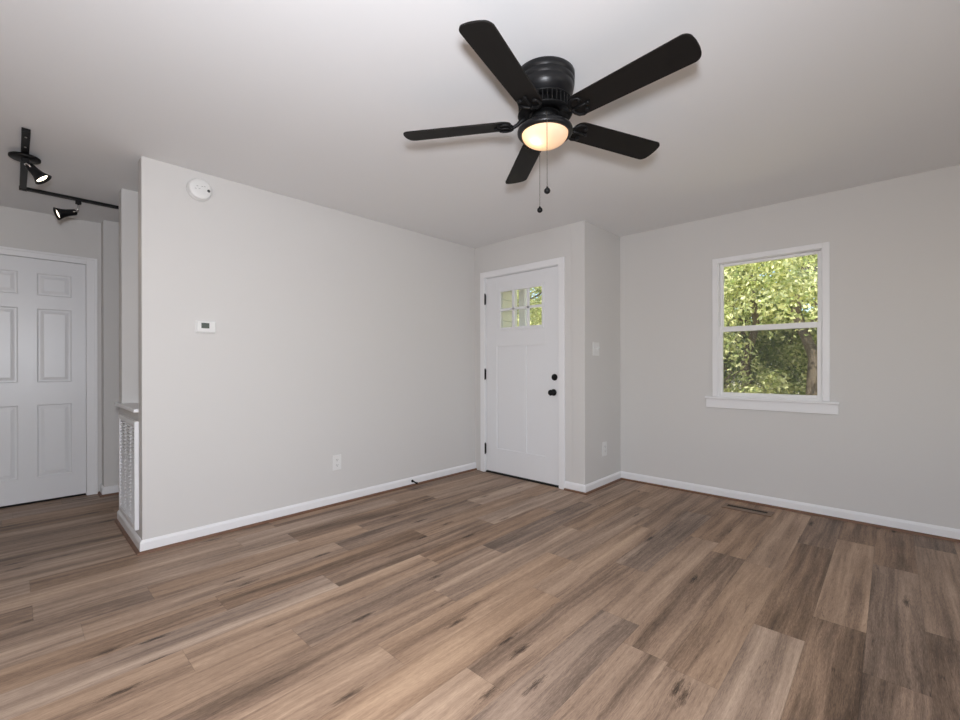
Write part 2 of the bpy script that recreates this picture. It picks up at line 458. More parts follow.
# ------------------------------------------------------------------ front door (door_1)
door = bpy.data.objects.new('door_1', None); C.objects.link(door); door.location = (XD, 2.735, 0)
struct(door, 'white front door with six-light window and black hardware', 'door')
cas = bmesh.new()
XC = XD - .016
bx(cas, XC, XD, 2.203, 2.266, 0, 2.148, bev=.003); bx(cas, XC, XD, 3.204, 3.263, 0, 2.148, bev=.003)
bx(cas, XC, XD, 2.266, 3.204, 2.087, 2.148, bev=.003)
obj('casing', cas, TRIM, door)
jb = bmesh.new()
bx(jb, XD - .001, XD + .13, 2.2625, 2.270, 0, 2.088); bx(jb, XD - .001, XD + .13, 3.2002, 3.2075, 0, 2.088); bx(jb, XD - .001, XD + .13, 2.270, 3.2002, 2.081, 2.0885)
bx(jb, XD + .056, XD + .075, 2.270, 2.285, 0, 2.081); bx(jb, XD + .056, XD + .075, 3.185, 3.2002, 0, 2.081); bx(jb, XD + .056, XD + .075, 2.285, 3.185, 2.066, 2.081)
obj('jamb', jb, TRIM, door)
box_obj('threshold', (XD + .001, XD + .13, 2.271, 3.199, .0004, .012), DARK, door)
# slab: stiles and rails round two recessed panels and the light
SX0, SX1 = XD + .008, XD + .052
sy0, sy1 = 2.2735, 3.1965
sl = bmesh.new()
GY0, GY1, GZ0, GZ1 = 2.452, 3.000, 1.525, 1.930        # cut-out for the glass
bx(sl, SX0, SX1, sy0, 2.430, .020, 2.078, bev=.0015); bx(sl, SX0, SX1, 3.046, sy1, .020, 2.078, bev=.0015)
bx(sl, SX0, SX1, 2.430, 3.046, .020, .272, bev=.0015)
bx(sl, SX0, SX1, 2.430, 3.046, 1.345, GZ0, bev=.0015)
bx(sl, SX0, SX1, 2.430, 3.046, GZ1, 2.078, bev=.0015)
bx(sl, SX0, SX1, 2.430, GY0, GZ0, GZ1); bx(sl, SX0, SX1, GY1, 3.046, GZ0, GZ1)
bx(sl, SX0, SX1, 2.658, 2.732, .272, 1.345, bev=.0015)
bx(sl, SX0 + .009, SX1 - .009, 2.43, 3.046, .272, 1.345)
slab = obj('door_slab', sl, DOORW, door)
fr = bmesh.new()
for (a, b_, c, d) in ((2.440, 2.464, 1.508, 1.946), (2.988, 3.014, 1.508, 1.946), (2.464, 2.988, 1.508, 1.540), (2.464, 2.988, 1.912, 1.946)):
    bx(fr, SX0 - .010, SX0 + .012, a, b_, c, d, bev=.003)
for yc in (2.632, 2.820): bx(fr, SX0 - .004, SX0 + .012, yc - .014, yc + .014, 1.540, 1.912, bev=.002)
bx(fr, SX0 - .004, SX0 + .0118, 2.464, 2.988, 1.712, 1.738, bev=.002)
obj('light_frame', fr, DOORW, slab)
box_obj('pane', (SX0 + .018, SX0 + .022, GY0 + .001, GY1 - .001, GZ0 + .001, GZ1 - .001), GLASS, slab)
sw = bmesh.new(); bx(sw, SX0 + .002, SX1, sy0, sy1, .0125, .0198); obj('door_sweep', sw, DARK, slab)
for zc in (1.858, 1.052, .253):
    hb = bmesh.new()
    tube(hb, [(XD - .006, 3.2005, zc - .054), (XD - .006, 3.2005, zc + .054)], .0085, 12)
    for dz in (-.058, .058): lathe(hb, [(0, -.004), (.006, -.003), (.006, .003), (0, .004)], 12, Matrix.Translation((XD - .006, 3.2005, zc + dz)))
    bx(hb, XD - .006, XD + .008, 3.1975, 3.2035, zc - .05, zc + .05)
    obj('hinge', hb, BLACK, door)
# deadbolt and knob: rose plus turning piece
k = bmesh.new(); lathe(k, [(0, 0), (.031, 0), (.031, .008), (.027, .012), (0, .012)], 32, axis((SX0, 2.322, 1.034), (-1, 0, 0)))
db = obj('deadbolt', k, BLACK, slab)
k = bmesh.new(); bx(k, SX0 - .030, SX0 - .011, 2.317, 2.327, 1.018, 1.050, bev=.003); obj('thumb_turn', k, BLACK, db)
k = bmesh.new()
lathe(k, [(0, 0), (.032, 0), (.032, .006), (.026, .011), (.013, .014), (.011, .030), (.020, .036), (.027, .046), (.028, .054), (.024, .062), (.014, .067), (0, .068)], 32, axis((SX0, 2.333, .890), (-1, 0, 0)))
obj('knob', k, BLACK, slab)
k = bmesh.new(); bx(k, XD - .0025, XD + .03, 2.268, 2.2715, .855, .925); obj('strike_plate', k, NICKEL, door)

# ------------------------------------------------------------------ hallway door (door_2), six panels
door2 = bpy.data.objects.new('door_2', None); C.objects.link(door2); door2.location = (.08, YF, 0)
struct(door2, 'white six-panel door at the far end of the hallway', 'door')
cas = bmesh.new()
def casing_x(b, x0, x1, z0, z1, inner):
    bx(b, x0, x1, YF - .012, YF, z0, z1, bev=.003)
casing_x(cas, D2X1 - .006, .519, 0, 2.112, 0); casing_x(cas, -.354, D2X0 + .006, 0, 2.112, 0); casing_x(cas, D2X0 + .006, D2X1 - .006, 2.052, 2.112, 0)
bx(cas, .500, .519, YF - .020, YF - .011, 0, 2.112, bev=.003); bx(cas, -.354, -.335, YF - .020, YF - .011, 0, 2.112, bev=.003); bx(cas, -.335, .500, YF - .020, YF - .011, 2.093, 2.112, bev=.003)
obj('casing', cas, TRIM, door2)
jb = bmesh.new()
bx(jb, D2X1 - .007, D2X1 - .0002, YF + .0005, YF + .13, 0, 2.055); bx(jb, D2X0 + .0002, D2X0 + .007, YF + .0005, YF + .13, 0, 2.055); bx(jb, D2X0 + .007, D2X1 - .007, YF + .0005, YF + .13, 2.052, 2.0615)
obj('jamb', jb, TRIM, door2)
YS = YF + .012
sl = bmesh.new()
xs = [-.278, -.187, .028, .137, .352, .443]
zs = [.018, .213, .825, 1.012, 1.636, 1.745, 1.933, 2.050]
bx(sl, xs[0], xs[1], YS, YS + .036, zs[0], zs[7]); bx(sl, xs[2], xs[3], YS, YS + .036, zs[0], zs[7]); bx(sl, xs[4], xs[5], YS, YS + .036, zs[0], zs[7])
for a, b_ in ((zs[0], zs[1]), (zs[2], zs[3]), (zs[4], zs[5]), (zs[6], zs[7])):
    for i in (1, 3): bx(sl, xs[i], xs[i + 1], YS, YS + .036, a, b_)
def rpanel(b, x0, x1, z0, z1):
    """moulded panel: bevel down, flat groove, slope up to a raised field"""
    t = bmesh.new()
    rings = []
    for ins, dep in ((0, 0), (.010, .009), (.020, .009), (.044, .0025), (.046, .0025)):
        rings.append([t.verts.new((x, YS + dep, z)) for x, z in ((x0 + ins, z0 + ins), (x1 - ins, z0 + ins), (x1 - ins, z1 - ins), (x0 + ins, z1 - ins))])
    for A, B in zip(rings, rings[1:]):
        for i in range(4): t.faces.new((A[i], A[(i + 1) % 4], B[(i + 1) % 4], B[i]))
    t.faces.new(rings[-1])
    bmesh.ops.recalc_face_normals(t, faces=t.faces[:])
    if t.faces[-1 if False else 0].normal.y > .9: bmesh.ops.reverse_faces(t, faces=t.faces[:])
    merge(b, t)
    bx(b, x0, x1, YS + .012, YS + .036, z0, z1)
slab2 = obj('door_slab', sl, DOORW, door2)
for i in (1, 3):
    for a in (1, 3, 5):
        pb = bmesh.new(); rpanel(pb, xs[i], xs[i + 1], zs[a], zs[a + 1]); obj('panel', pb, DOORW, slab2)
box_obj('threshold_gap', (D2X0 + .008, D2X1 - .008, YF + .02, YF + .12, .0004, .006), DARK, door2)
k = bmesh.new()
lathe(k, [(0, 0), (.030, 0), (.030, .005), (.012, .012), (.011, .03), (.022, .038), (.027, .05), (.022, .06), (0, .064)], 24, axis((-.218, YS, .93), (0, -1, 0)))
obj('knob', k, BLACK, slab2)

# ------------------------------------------------------------------ window_1
win = bpy.data.objects.new('window_1', None); C.objects.link(win); win.location = (XW, .745, 0)
struct(win, 'white double-hung window looking onto trees', 'window')
cs = bmesh.new()
XC = XW - .014
bx(cs, XC, XW, 1.103, 1.147, .873, 2.068, bev=.003); bx(cs, XC, XW, .342, .387, .873, 2.068, bev=.003); bx(cs, XC, XW, .387, 1.103, 2.026, 2.068, bev=.003)
obj('window_casing', cs, TRIM, win)
f_ = bmesh.new()          # vinyl frame lining the opening
bx(f_, XW + .002, XW + .11, WY0, WY0 + .008, WZ0, WZ1, bev=.002); bx(f_, XW + .002, XW + .11, WY1 - .008, WY1, WZ0, WZ1, bev=.002)
bx(f_, XW + .002, XW + .11, WY0 + .008, WY1 - .008, WZ1 - .008, WZ1, bev=.002); bx(f_, XW + .002, XW + .11, WY0 + .008, WY1 - .008, WZ0, WZ0 + .016, bev=.002)
obj('window_frame', f_, VINYL, win)
def sash(name, x0, x1, z0, z1, ru, rb):
    b = bmesh.new(); y0, y1 = WY0 + .0085, WY1 - .0085
    bx(b, x0, x1, y0, y0 + .026, z0, z1, bev=.003); bx(b, x0, x1, y1 - .026, y1, z0, z1, bev=.003)
    bx(b, x0, x1, y0 + .026, y1 - .026, z1 - ru, z1, bev=.003); bx(b, x0, x1, y0 + .026, y1 - .026, z0, z0 + rb, bev=.003)
    s = obj(name, b, VINYL, win)
    xm = (x0 + x1) / 2
    box_obj('pane', (xm - .002, xm + .002, y0 + .024, y1 - .024, z0 + rb - .003, z1 - ru + .003), GLASS, s)
    return s
sash('upper_sash', XW + .036, XW + .062, 1.436, WZ1 - .0085, .022, .040)
sash('lower_sash', XW + .006, XW + .034, WZ0 + .0165, 1.476, .044, .027)
box_obj('insect_screen', (XW + .0995, XW + .1005, WY0 + .016, WY1 - .016, WZ0 + .018, 1.45), SCREEN, win)
k = bmesh.new()
bx(k, XW - .040, XW + .004, .287, 1.203, .852, .872, bev=.005); obj('window_sill', k, TRIM, win)
k = bmesh.new()
bx(k, XW - .018, XW, .293, 1.197, .776, .8515, bev=.003); obj('apron', k, TRIM, win)

# ------------------------------------------------------------------ ceiling fan
FC = (1.627, 1.129)
fan = thing('ceiling_fan', 'black five-blade flush-mount ceiling fan with lit bowl light', 'ceiling fan', (FC[0], FC[1], H))
def at_fan(dz): return Matrix.Translation((FC[0], FC[1], dz))
hb = bmesh.new()
lathe(hb, [(0, H - .0002), (.127, H - .0002), (.131, H - .004), (.131, H - .026), (.127, H - .030), (.1265, H - .034), (.130, H - .038), (.130, H - .052), (.1265, H - .056), (.126, H - .060),
           (.128, H - .064), (.122, H - .085), (.110, H - .100), (.098, H - .112), (.092, H - .117), (0, H - .1225)], 64, at_fan(0))
obj('motor_housing', hb, BLACKG, fan)
vr = bmesh.new()      # vented lower motor ring with radial fins
lathe(vr, [(0, 2.3178), (.075, 2.3178), (.082, 2.315), (.082, 2.268), (.075, 2.262), (0, 2.262)], 48, at_fan(0))
for i in range(36):
    a = 2 * PI * i / 36
    t = bmesh.new(); bx(t, .076, .117, -.0028, .0028, 2.268, 2.312, bev=.001, seg=1)
    merge(vr, t, Matrix.Translation((FC[0], FC[1], 0)) @ Matrix.Rotation(a, 4, 'Z'))
lathe(vr, [(.107, 2.267), (.119, 2.267), (.121, 2.264), (.119, 2.261), (.07, 2.261), (.07, 2.267)], 48, at_fan(0), cap=False)
lathe(vr, [(.107, 2.317), (.117, 2.317), (.119, 2.314), (.117, 2.311), (.07, 2.311), (.07, 2.317)], 48, at_fan(0), cap=False)
obj('motor_vent_ring', vr, BLACK, fan)
nk = bmesh.new()      # switch housing under the flywheel
lathe(nk, [(0, 2.2605), (.060, 2.2605), (.060, 2.240), (.052, 2.232), (.050, 2.222), (.064, 2.216), (0, 2.216)], 40, at_fan(0))
obj('switch_housing', nk, BLACK, fan)
pan = bmesh.new()     # light pan with rolled rim
lathe(pan, [(0, 2.2155), (.066, 2.2155), (.090, 2.213), (.110, 2.206), (.120, 2.198), (.1225, 2.190), (.1215, 2.182), (.117, 2.1755), (.108, 2.173), (.1035, 2.175), (.103, 2.19), (.1, 2.2), (0, 2.2)], 64, at_fan(0))
lk = obj('light_pan', pan, BLACKG, fan)
bw = bmesh.new()
prof = [(.1015 * math.cos(t * PI / 28), 2.177 - .052 * math.sin(t * PI / 28)) for t in range(0, 15)]
prof = [(.1015, 2.186)] + prof
prof[-1] = (0, prof[-1][1])
lathe(bw, prof, 64, at_fan(0), cap=False)
o = obj('glass_bowl', bw, BOWL, fan); o['label'] = 'lit frosted glass bowl'
b_ = bmesh.new()
bl = (FC[0] - .040, FC[1] + .012)
lathe(b_, [(0, 2.1995), (.010, 2.1995), (.010, 2.188), (.014, 2.182), (.016, 2.174), (.013, 2.165), (0, 2.161)], 20, Matrix.Translation((bl[0], bl[1], 0)))
o = obj('bulb', b_, emit_mat('bulb_glow', (1, .74, .42, 1), 4), fan); o['label'] = 'glowing bulb inside the bowl'
# lamp light inside the bowl
lp_ = light('fan_lamp_light', 'POINT', (bl[0] - .004, bl[1], 2.150), .55, (1, .74, .36), shadow_soft_size=.012)
lp_.data.energy = .19
# blades: arm, bracket and blade each
def blade_poly():
    L0, L1, w0, w1 = .150, .653, .058, .067
    pts = []
    def arc(cx, cy, r, a0, a1, n=7):
        return [(cx + r * math.cos(a0 + (a1 - a0) * i / n), cy + r * math.sin(a0 + (a1 - a0) * i / n)) for i in range(n + 1)]
    pts += arc(L1 - .034, w1 - .034, .032, PI / 2, .16)
    pts += [(L1 + .001, .018), (L1 + .0015, 0), (L1 + .001, -.018)]
    pts += arc(L1 - .034, -w1 + .034, .032, -.16, -PI / 2)
    pts += arc(L0 + .040, -w0 + .040, .040, -PI / 2, -PI + .2)
    pts += arc(L0 + .040, w0 - .040, .040, PI - .2, PI / 2)
    return pts
PITCH = math.radians(-12)
ZBL = 2.233
for i in range(5):
    a = math.radians(194.4) + i * 2 * PI / 5
    M = Matrix.Translation((FC[0], FC[1], ZBL)) @ Matrix.Rotation(a, 4, 'Z')
    MP = M @ Matrix.Rotation(PITCH, 4, 'X')
    bb = bmesh.new(); prism(bb, blade_poly(), -.003, .003, M=MP)
    bl_o = obj('blade', bb, BLADE, fan)
    ar = bmesh.new()
    # curved arm from the flywheel to the bracket
    t = bmesh.new(); tube(t, [(.085, 0, .026), (.105, 0, .018), (.122, 0, .001), (.140, 0, -.009), (.160, 0, -.009)], [.011, .010, .0085, .0085, .007], 10); merge(ar, t, M)
    # bracket: two curled prongs plus a centre finger, with screw heads
    for s in (-1, 1):
        t = bmesh.new()
        tube(t, [(.146, 0, -.0085), (.148, s * .022, -.0085), (.158, s * .040, -.0085), (.176, s * .048, -.0085), (.196, s * .044, -.0085), (.206, s * .034, -.0085), (.202, s * .024, -.0085)], [.007, .007, .0065, .006, .0055, .0055, .005], 8)
        lathe(t, [(0, -.0155), (.0075, -.0145), (.0085, -.011), (.0085, -.004), (0, -.004)], 14, Matrix.Translation((.200, s * .030, 0)))
        merge(ar, t, MP)
    t = bmesh.new(); tube(t, [(.150, 0, -.0085), (.185, 0, -.0085), (.222, 0, -.0085)], [.007, .006, .005], 8)
    lathe(t, [(0, -.0155), (.0075, -.0145), (.0085, -.011), (.0085, -.004), (0, -.004)], 14, Matrix.Translation((.222, 0, 0)))
    merge(ar, t, MP)
    obj('blade_bracket', ar, BLACK, bl_o)
# pull chains: one hangs free on the near side, one on the far side
FWD, RGT = (math.cos(YAW), math.sin(YAW)), (math.sin(YAW), -math.cos(YAW))
def chain(f, r, z1):
    ux, uy = FWD[0] * f + RGT[0] * r, FWD[1] * f + RGT[1] * r
    x, y = FC[0] + ux, FC[1] + uy; n = math.hypot(ux, uy); ux /= n; uy /= n
    b = bmesh.new()
    tube(b, [(FC[0] + ux * .048, FC[1] + uy * .048, 2.226), (FC[0] + ux * .095, FC[1] + uy * .095, 2.222), (FC[0] + ux * (n - .004), FC[1] + uy * (n - .004), 2.208), (x, y, 2.198), (x, y, z1 + .018)], .0010, 6)
    z = 2.194
    while z > z1 + .02:
        lathe(b, [(0, .0019), (.0016, .0007), (.0016, -.0007), (0, -.0019)], 6, Matrix.Translation((x, y, z))); z -= .0052
    c = obj('pull_chain', b, BRONZE, fan)
    b = bmesh.new()
    lathe(b, [(0, .018), (.004, .017), (.005, .012), (.011, .007), (.0135, 0), (.011, -.008), (.005, -.012), (0, -.013)], 20, Matrix.Translation((x, y, z1)))
    obj('pull_knob', b, BLACK, c)
chain(-.1262, -.010, 1.877)
chain(.1262, -.006, 1.886)

# ------------------------------------------------------------------ track lighting
trk = thing('track_light_rail', 'black L-shaped lighting track on the hallway ceiling', 'track light', (.05, 4.56, H))
b = bmesh.new()
bx(b, .0325, .0675, 3.42, 4.5775, H - .020, H - .0002, bev=.002)
t1 = obj('rail', b, BLACK, trk)
b = bmesh.new(); bx(b, .0685, 1.30, 4.5425, 4.5775, H - .020, H - .0002, bev=.002); obj('rail', b, BLACK, trk)
b = bmesh.new(); bx(b, .030, .070, 4.540, 4.580, H - .023, H - .0003, bev=.002); obj('corner_connector', b, BLACK, trk)
b = bmesh.new(); lathe(b, [(0, -.021), (.064, -.021), (.070, -.025), (.070, -.036), (.064, -.041), (0, -.041)], 40, Matrix.Translation((.050, 3.825, H)))
obj('canopy', b, BLACK, trk)
for yy in (3.50, 3.66):
    b = bmesh.new(); lathe(b, [(0, 0), (.005, 0), (.005, -.004), (0, -.004)], 12, Matrix.Translation((.05, yy, H - .020))); obj('screw', b, NICKEL, trk)

def spot_head(label, base, joint, d, L):
    base, joint, d = Vector(base), Vector(joint), Vector(d).normalized()
    r = thing('spotlight_head', label, 'spotlight', base, 0, 'track spotlights')
    b = bmesh.new(); bx(b, base.x - .017, base.x + .017, base.y - .017, base.y + .017, base.z - .026, base.z, bev=.003); obj('track_adapter', b, BLACK, r)
    b = bmesh.new()
    tube(b, [base - Vector((0, 0, .026)), base - Vector((0, 0, .036)), joint], .0065, 10)
    side = d.cross(Vector((0, 0, 1))).normalized()
    for s in (-1, 1):
        tube(b, [joint, joint + side * s * .024 + d * .006, joint + side * s * .027 + d * .036], .004, 8)
    obj('yoke', b, CHROME, r)
    b = bmesh.new()
    M = axis(joint + d * .008, d)
    lathe(b, [(0, 0), (.016, 0), (.022, .006), (.0235, .03), (.025, L * .45), (.030, L * .66), (.038, L * .84), (.047, L), (.044, L), (.035, L * .84), (.028, L * .68), (0, L * .66)], 40, M)
    obj('shade', b, BLACKG, r)
    b = bmesh.new(); lathe(b, [(0, L * .90), (.029, L * .90), (.032, L * .88), (.031, L * .82), (0, L * .82)], 32, M); o = obj('lamp', b, LAMP, r)
    tip = joint + d * (.008 + L * 1.02)
    light('spot_beam', 'SPOT', tip, 2.5, (1, .80, .58), aim=tip + d, spot_size=math.radians(80), spot_blend=.6, shadow_soft_size=.03)
spot_head('black bell spotlight under the round canopy, pointing towards the viewer', (.052, 3.800, H - .041), (.058, 3.790, H - .072), (.60, -.15, -.70), .102)
spot_head('black bell spotlight on the far rail, pointing left', (.345, 4.56, H - .020), (.340, 4.54, H - .112), (-.90, -.12, -.36), .12)

# ------------------------------------------------------------------ small things on the walls
sm = thing('smoke_alarm', 'round white smoke alarm high on the long wall', 'smoke alarm', (.848, YA, 2.316))
M = axis((.848, YA, 2.316), (0, -1, 0))
b = bmesh.new(); lathe(b, [(0, 0), (.072, 0), (.072, .012), (.069, .016), (0, .016)], 48, M); obj('mounting_plate', b, PLASTIC, sm)
b = bmesh.new(); lathe(b, [(0, .0162), (.066, .0162), (.068, .022), (.066, .034), (.058, .040), (.030, .042), (0, .042)], 48, M)
for i in range(20):
    a = 2 * PI * i / 20; t = bmesh.new(); bx(t, .0675, .0692, -.0035, .0035, .019, .029); merge(b, t, M @ Matrix.Rotation(a, 4, 'Z'))
sb = obj('cover', b, PLASTIC, sm)
b = bmesh.new(); lathe(b, [(0, 0), (.009, 0), (.009, .003), (0, .003)], 16, axis((.893, YA - .0405, 2.312), (0, -1, 0))); obj('test_button', b, DGREY, sb)
b = bmesh.new()
for i, (dx, dz) in enumerate(((-.03, -.006), (-.02, .012), (-.008, -.002), (.008, .016), (.022, .018))):
    bx(b, .848 + dx - .005, .848 + dx + .005, YA - .0435, YA - .041, 2.316 + dz - .0012, 2.316 + dz + .0012)
obj('sounder_slots', b, SLOT, sb)

th = thing('thermostat', 'white wall thermostat with small dark screen', 'thermostat', (.884, YA, 1.408))
b = bmesh.new(); bx(b, .823, .945, YA - .007, YA, 1.367, 1.449, bev=.003); obj('backplate', b, PLASTIC, th)
b = bmesh.new(); bx(b, .829, .938, YA - .026, YA - .0071, 1.372, 1.445, bev=.005); tb = obj('body', b, PLASTIC, th)
b = bmesh.new(); bx(b, .853, .900, YA - .0275, YA - .0262, 1.399, 1.434, bev=.001, seg=1); obj('screen', b, LCD, tb)
for j in range(2):
    b = bmesh.new(); bx(b, .912, .926, YA - .0285, YA - .0262, 1.402 + j * .018, 1.414 + j * .018, bev=.001, seg=1); obj('button', b, PLASTIC, tb)

def outlet(label, c, out, w=.078, h=.124):
    """duplex outlet on a wall at centre c, facing out"""
    r = thing('wall_outlet', label, 'outlet', c, 0, 'duplex wall outlets')
    c = Vector(c); o = Vector(out); s = Vector((0, 0, 1)).cross(o)
    M = Matrix((( s.x, 0, o.x, c.x), (s.y, 0, o.y, c.y), (0, 1, 0, c.z), (0, 0, 0, 1)))
    b = bmesh.new(); t = bmesh.new(); bx(t, -w / 2, w / 2, -h / 2, h / 2, 0, .006, bev=.0025); merge(b, t, M); pl = obj('cover_plate', b, PLASTIC, r)
    for zc in (-.022, .022):
        b = bmesh.new(); t = bmesh.new(); bx(t, -.0165, .0165, zc - .014, zc + .014, .0061, .0082, bev=.001, seg=1); merge(b, t, M)
        rc = obj('receptacle', b, PLASTIC, pl)
        b = bmesh.new(); t = bmesh.new()
        bx(t, -.0075, -.005, zc - .002, zc + .007, .0083, .0088); bx(t, .005, .0075, zc - .002, zc + .006, .0083, .0088)
        lathe(t, [(0, .0083), (.0028, .0083), (.0028, .0088), (0, .0088)], 10, Matrix.Translation((0, zc - .008, 0)))
        merge(b, t, M); o2 = obj('slots', b, DGREY, r)
outlet('white duplex outlet low on the long left wall', (1.835, YA, .347), (0, -1, 0))
outlet('white duplex outlet low on the short return wall', (3.852, YR, .352), (0, -1, 0), .085, .135)

swt = thing('light_switch', 'white double light switch on the short return wall', 'light switch', (3.690, YR, 1.297))
b = bmesh.new(); bx(b, 3.632, 3.748, YR - .006, YR, 1.235, 1.359, bev=.0025); sp = obj('cover_plate', b, PLASTIC, swt)
for xc in (3.667, 3.713):
    b = bmesh.new(); bx(b, xc - .007, xc + .007, YR - .0085, YR - .0061, 1.275, 1.319, bev=.001, seg=1)
    t = bmesh.new(); bx(t, -.0045, .0045, -.022, 0, -.006, .006, bev=.0015, seg=1); merge(b, t, Matrix.Translation((xc, YR - .007, 1.299)) @ Matrix.Rotation(-.45, 4, 'X')); obj('toggle', b, PLASTIC, swt)

# doorstop on the baseboard
ds = thing('doorstop', 'small black spring doorstop on the left baseboard', 'doorstop', (2.61, YA - .013, .045))
b = bmesh.new(); lathe(b, [(0, 0), (.013, 0), (.013, .004), (.008, .010), (0, .010)], 20, axis((2.61, YA - .0131, .045), (0, -1, 0))); obj('base', b, BLACK, ds)
b = bmesh.new()
tube(b, [(2.61 + .0055 * math.cos(t * .9), YA - .022 - t * .00055, .045 - .00009 * t + .0055 * math.sin(t * .9)) for t in range(0, 90)], .0019, 6); obj('spring', b, BLACK, ds)
b = bmesh.new(); lathe(b, [(0, 0), (.009, 0), (.0105, .004), (.0095, .014), (0, .016)], 16, axis((2.61, YA - .0720, .037), (0, -1, 0))); obj('rubber_tip', b, BLACK, ds)

# return-air grille on the low niche wall
gr = thing('return_air_grille', 'tall white return-air grille on the low wall end', 'vent', (XA, 3.75, .12))
GX0, GX1, g0, g1, gz0, gz1 = XA - .022, XA, 3.452, 4.050, .118, .800
b = bmesh.new()
bx(b, GX0, GX1, g0, g0 + .030, gz0, gz1, bev=.003); bx(b, GX0, GX1, g1 - .030, g1, gz0, gz1, bev=.003)
bx(b, GX0, GX1, g0 + .030, g1 - .030, gz0, gz0 + .03, bev=.003); bx(b, GX0, GX1, g0 + .030, g1 - .030, gz1 - .03, gz1, bev=.003)
gf = obj('grille_frame', b, TRIM, gr)
for yc in (3.652, 3.850):
    b = bmesh.new(); bx(b, GX0 + .007, GX1, yc - .010, yc + .010, gz0 + .03, gz1 - .03, bev=.002); obj('mullion', b, TRIM, gr)
box_obj('filter', (XA - .003, XA - .0005, g0 + .030, g1 - .030, gz0 + .03, gz1 - .03), mat('filter_grey', (.30, .29, .28, 1), .9), gr)
b = bmesh.new()
z = gz0 + .042
while z < gz1 - .034:
    for a, c in ((g0 + .030, 3.642), (3.662, 3.840), (3.860, g1 - .030)):
        t = bmesh.new(); bx(t, -.0075, .0075, a, c, -.0015, .0015); merge(b, t, Matrix.Translation((XA - .013, 0, z)) @ Matrix.Rotation(math.radians(-28), 4, 'Y'))
    z += .024
o = obj('louvres', b, TRIM, gr)

# floor register
fv = thing('floor_vent', 'flush brown wood floor register near the window wall', 'vent', (3.975, .838, 0))
b = bmesh.new()
vx0, vx1, vy0, vy1, s0, s1, t0, t1_ = 3.905, 4.042, .668, 1.008, 3.966, 4.014, .705, .985
bx(b, vx0, s0, vy0, vy1, .0004, .006, bev=.002); bx(b, s1, vx1, vy0, vy1, .0004, .006, bev=.002)
bx(b, s0, s1, vy0, t0, .0004, .006, bev=.001); bx(b, s0, s1, t1_, vy1, .0004, .006, bev=.001)
obj('register_frame', b, VENTW, fv)
box_obj('register_opening', (s0, s1, t0, t1_, .0004, .0012), DARK, fv)
for i in range(1, 8):
    y = t0 + (t1_ - t0) * i / 8; box_obj('register_bar', (s0, s1, y - .002, y + .002, .0013, .0030), DARK, fv)

# ------------------------------------------------------------------ outside: ground, porch, siding, trees
struct(box_obj('ground', (XW + .14, 45, -40, 50, -.62, -.5), SOIL), 'sunlit ground outside', 'ground')
struct(box_obj('roof', (XL - .3, 4.95, YB - .5, 6.2, H + .125, H + .25), ROOFM), 'roof over the house with its eave', 'roof')
# lap siding on the porch side wall, with its corner board
b = bmesh.new()
z = -.45
while z < 2.5:
    t = bmesh.new()
    A = [t.verts.new(p) for p in ((3.63, YA + .03, z), (4.17, YA + .03, z), (4.17, YA + .012, z + .005), (3.63, YA + .012, z + .005))]
    B = [t.verts.new(p) for p in ((3.63, YA + .03, z + .125), (4.17, YA + .03, z + .125), (4.17, YA + .026, z + .125), (3.63, YA + .026, z + .125))]
    for q in ((A[3], A[2], B[2], B[3]), (A[0], A[1], A[2], A[3]), (B[3], B[2], B[1], B[0]), (A[0], A[3], B[3], B[0]), (A[1], B[1], B[2], A[2]), (A[0], B[0], B[1], A[1])): t.faces.new(q)
    bmesh.ops.recalc_face_normals(t, faces=t.faces[:]); merge(b, t); z += .125
bx(b, 3.63, 4.17, YA + .03, YA + .10, -.45, 2.56)
struct(obj('wall_porch', b, SIDING), 'pale lap siding beside the porch', 'wall')
struct(box_obj('trim_2', (4.171, 4.245, YA + .004, YA + .10, -.45, 2.56), TRIM), 'white corner board at the end of the siding', 'trim')
struct(box_obj('porch_floor', (XD + .135, 5.2, YR + .14, 8.5, -.5, -.06), mat('porch_boards', lin(150, 140, 130), .7)), 'porch floor outside the front door', 'floor')
def post(x, y, label):
    r = thing('porch_post', label, 'post', (x, y, -.06))
    b = bmesh.new(); bx(b, x - .05, x + .05, y - .05, y + .05, -.0598, 2.36, bev=.004); obj('shaft', b, TRIM, r)
    box_obj('plinth', (x - .07, x + .07, y - .07, y + .07, -.0599, .06), TRIM, r, bev=.006); box_obj('capital', (x - .07, x + .07, y - .07, y + .07, 2.22, 2.3598), TRIM, r, bev=.006)
post(4.82, 3.70, 'white square porch post seen through the front door window')
struct(box_obj('trim_3', (4.76, 4.88, 2.16, 8.4, 2.36, 2.56), TRIM), 'white beam under the eave above the post', 'trim')

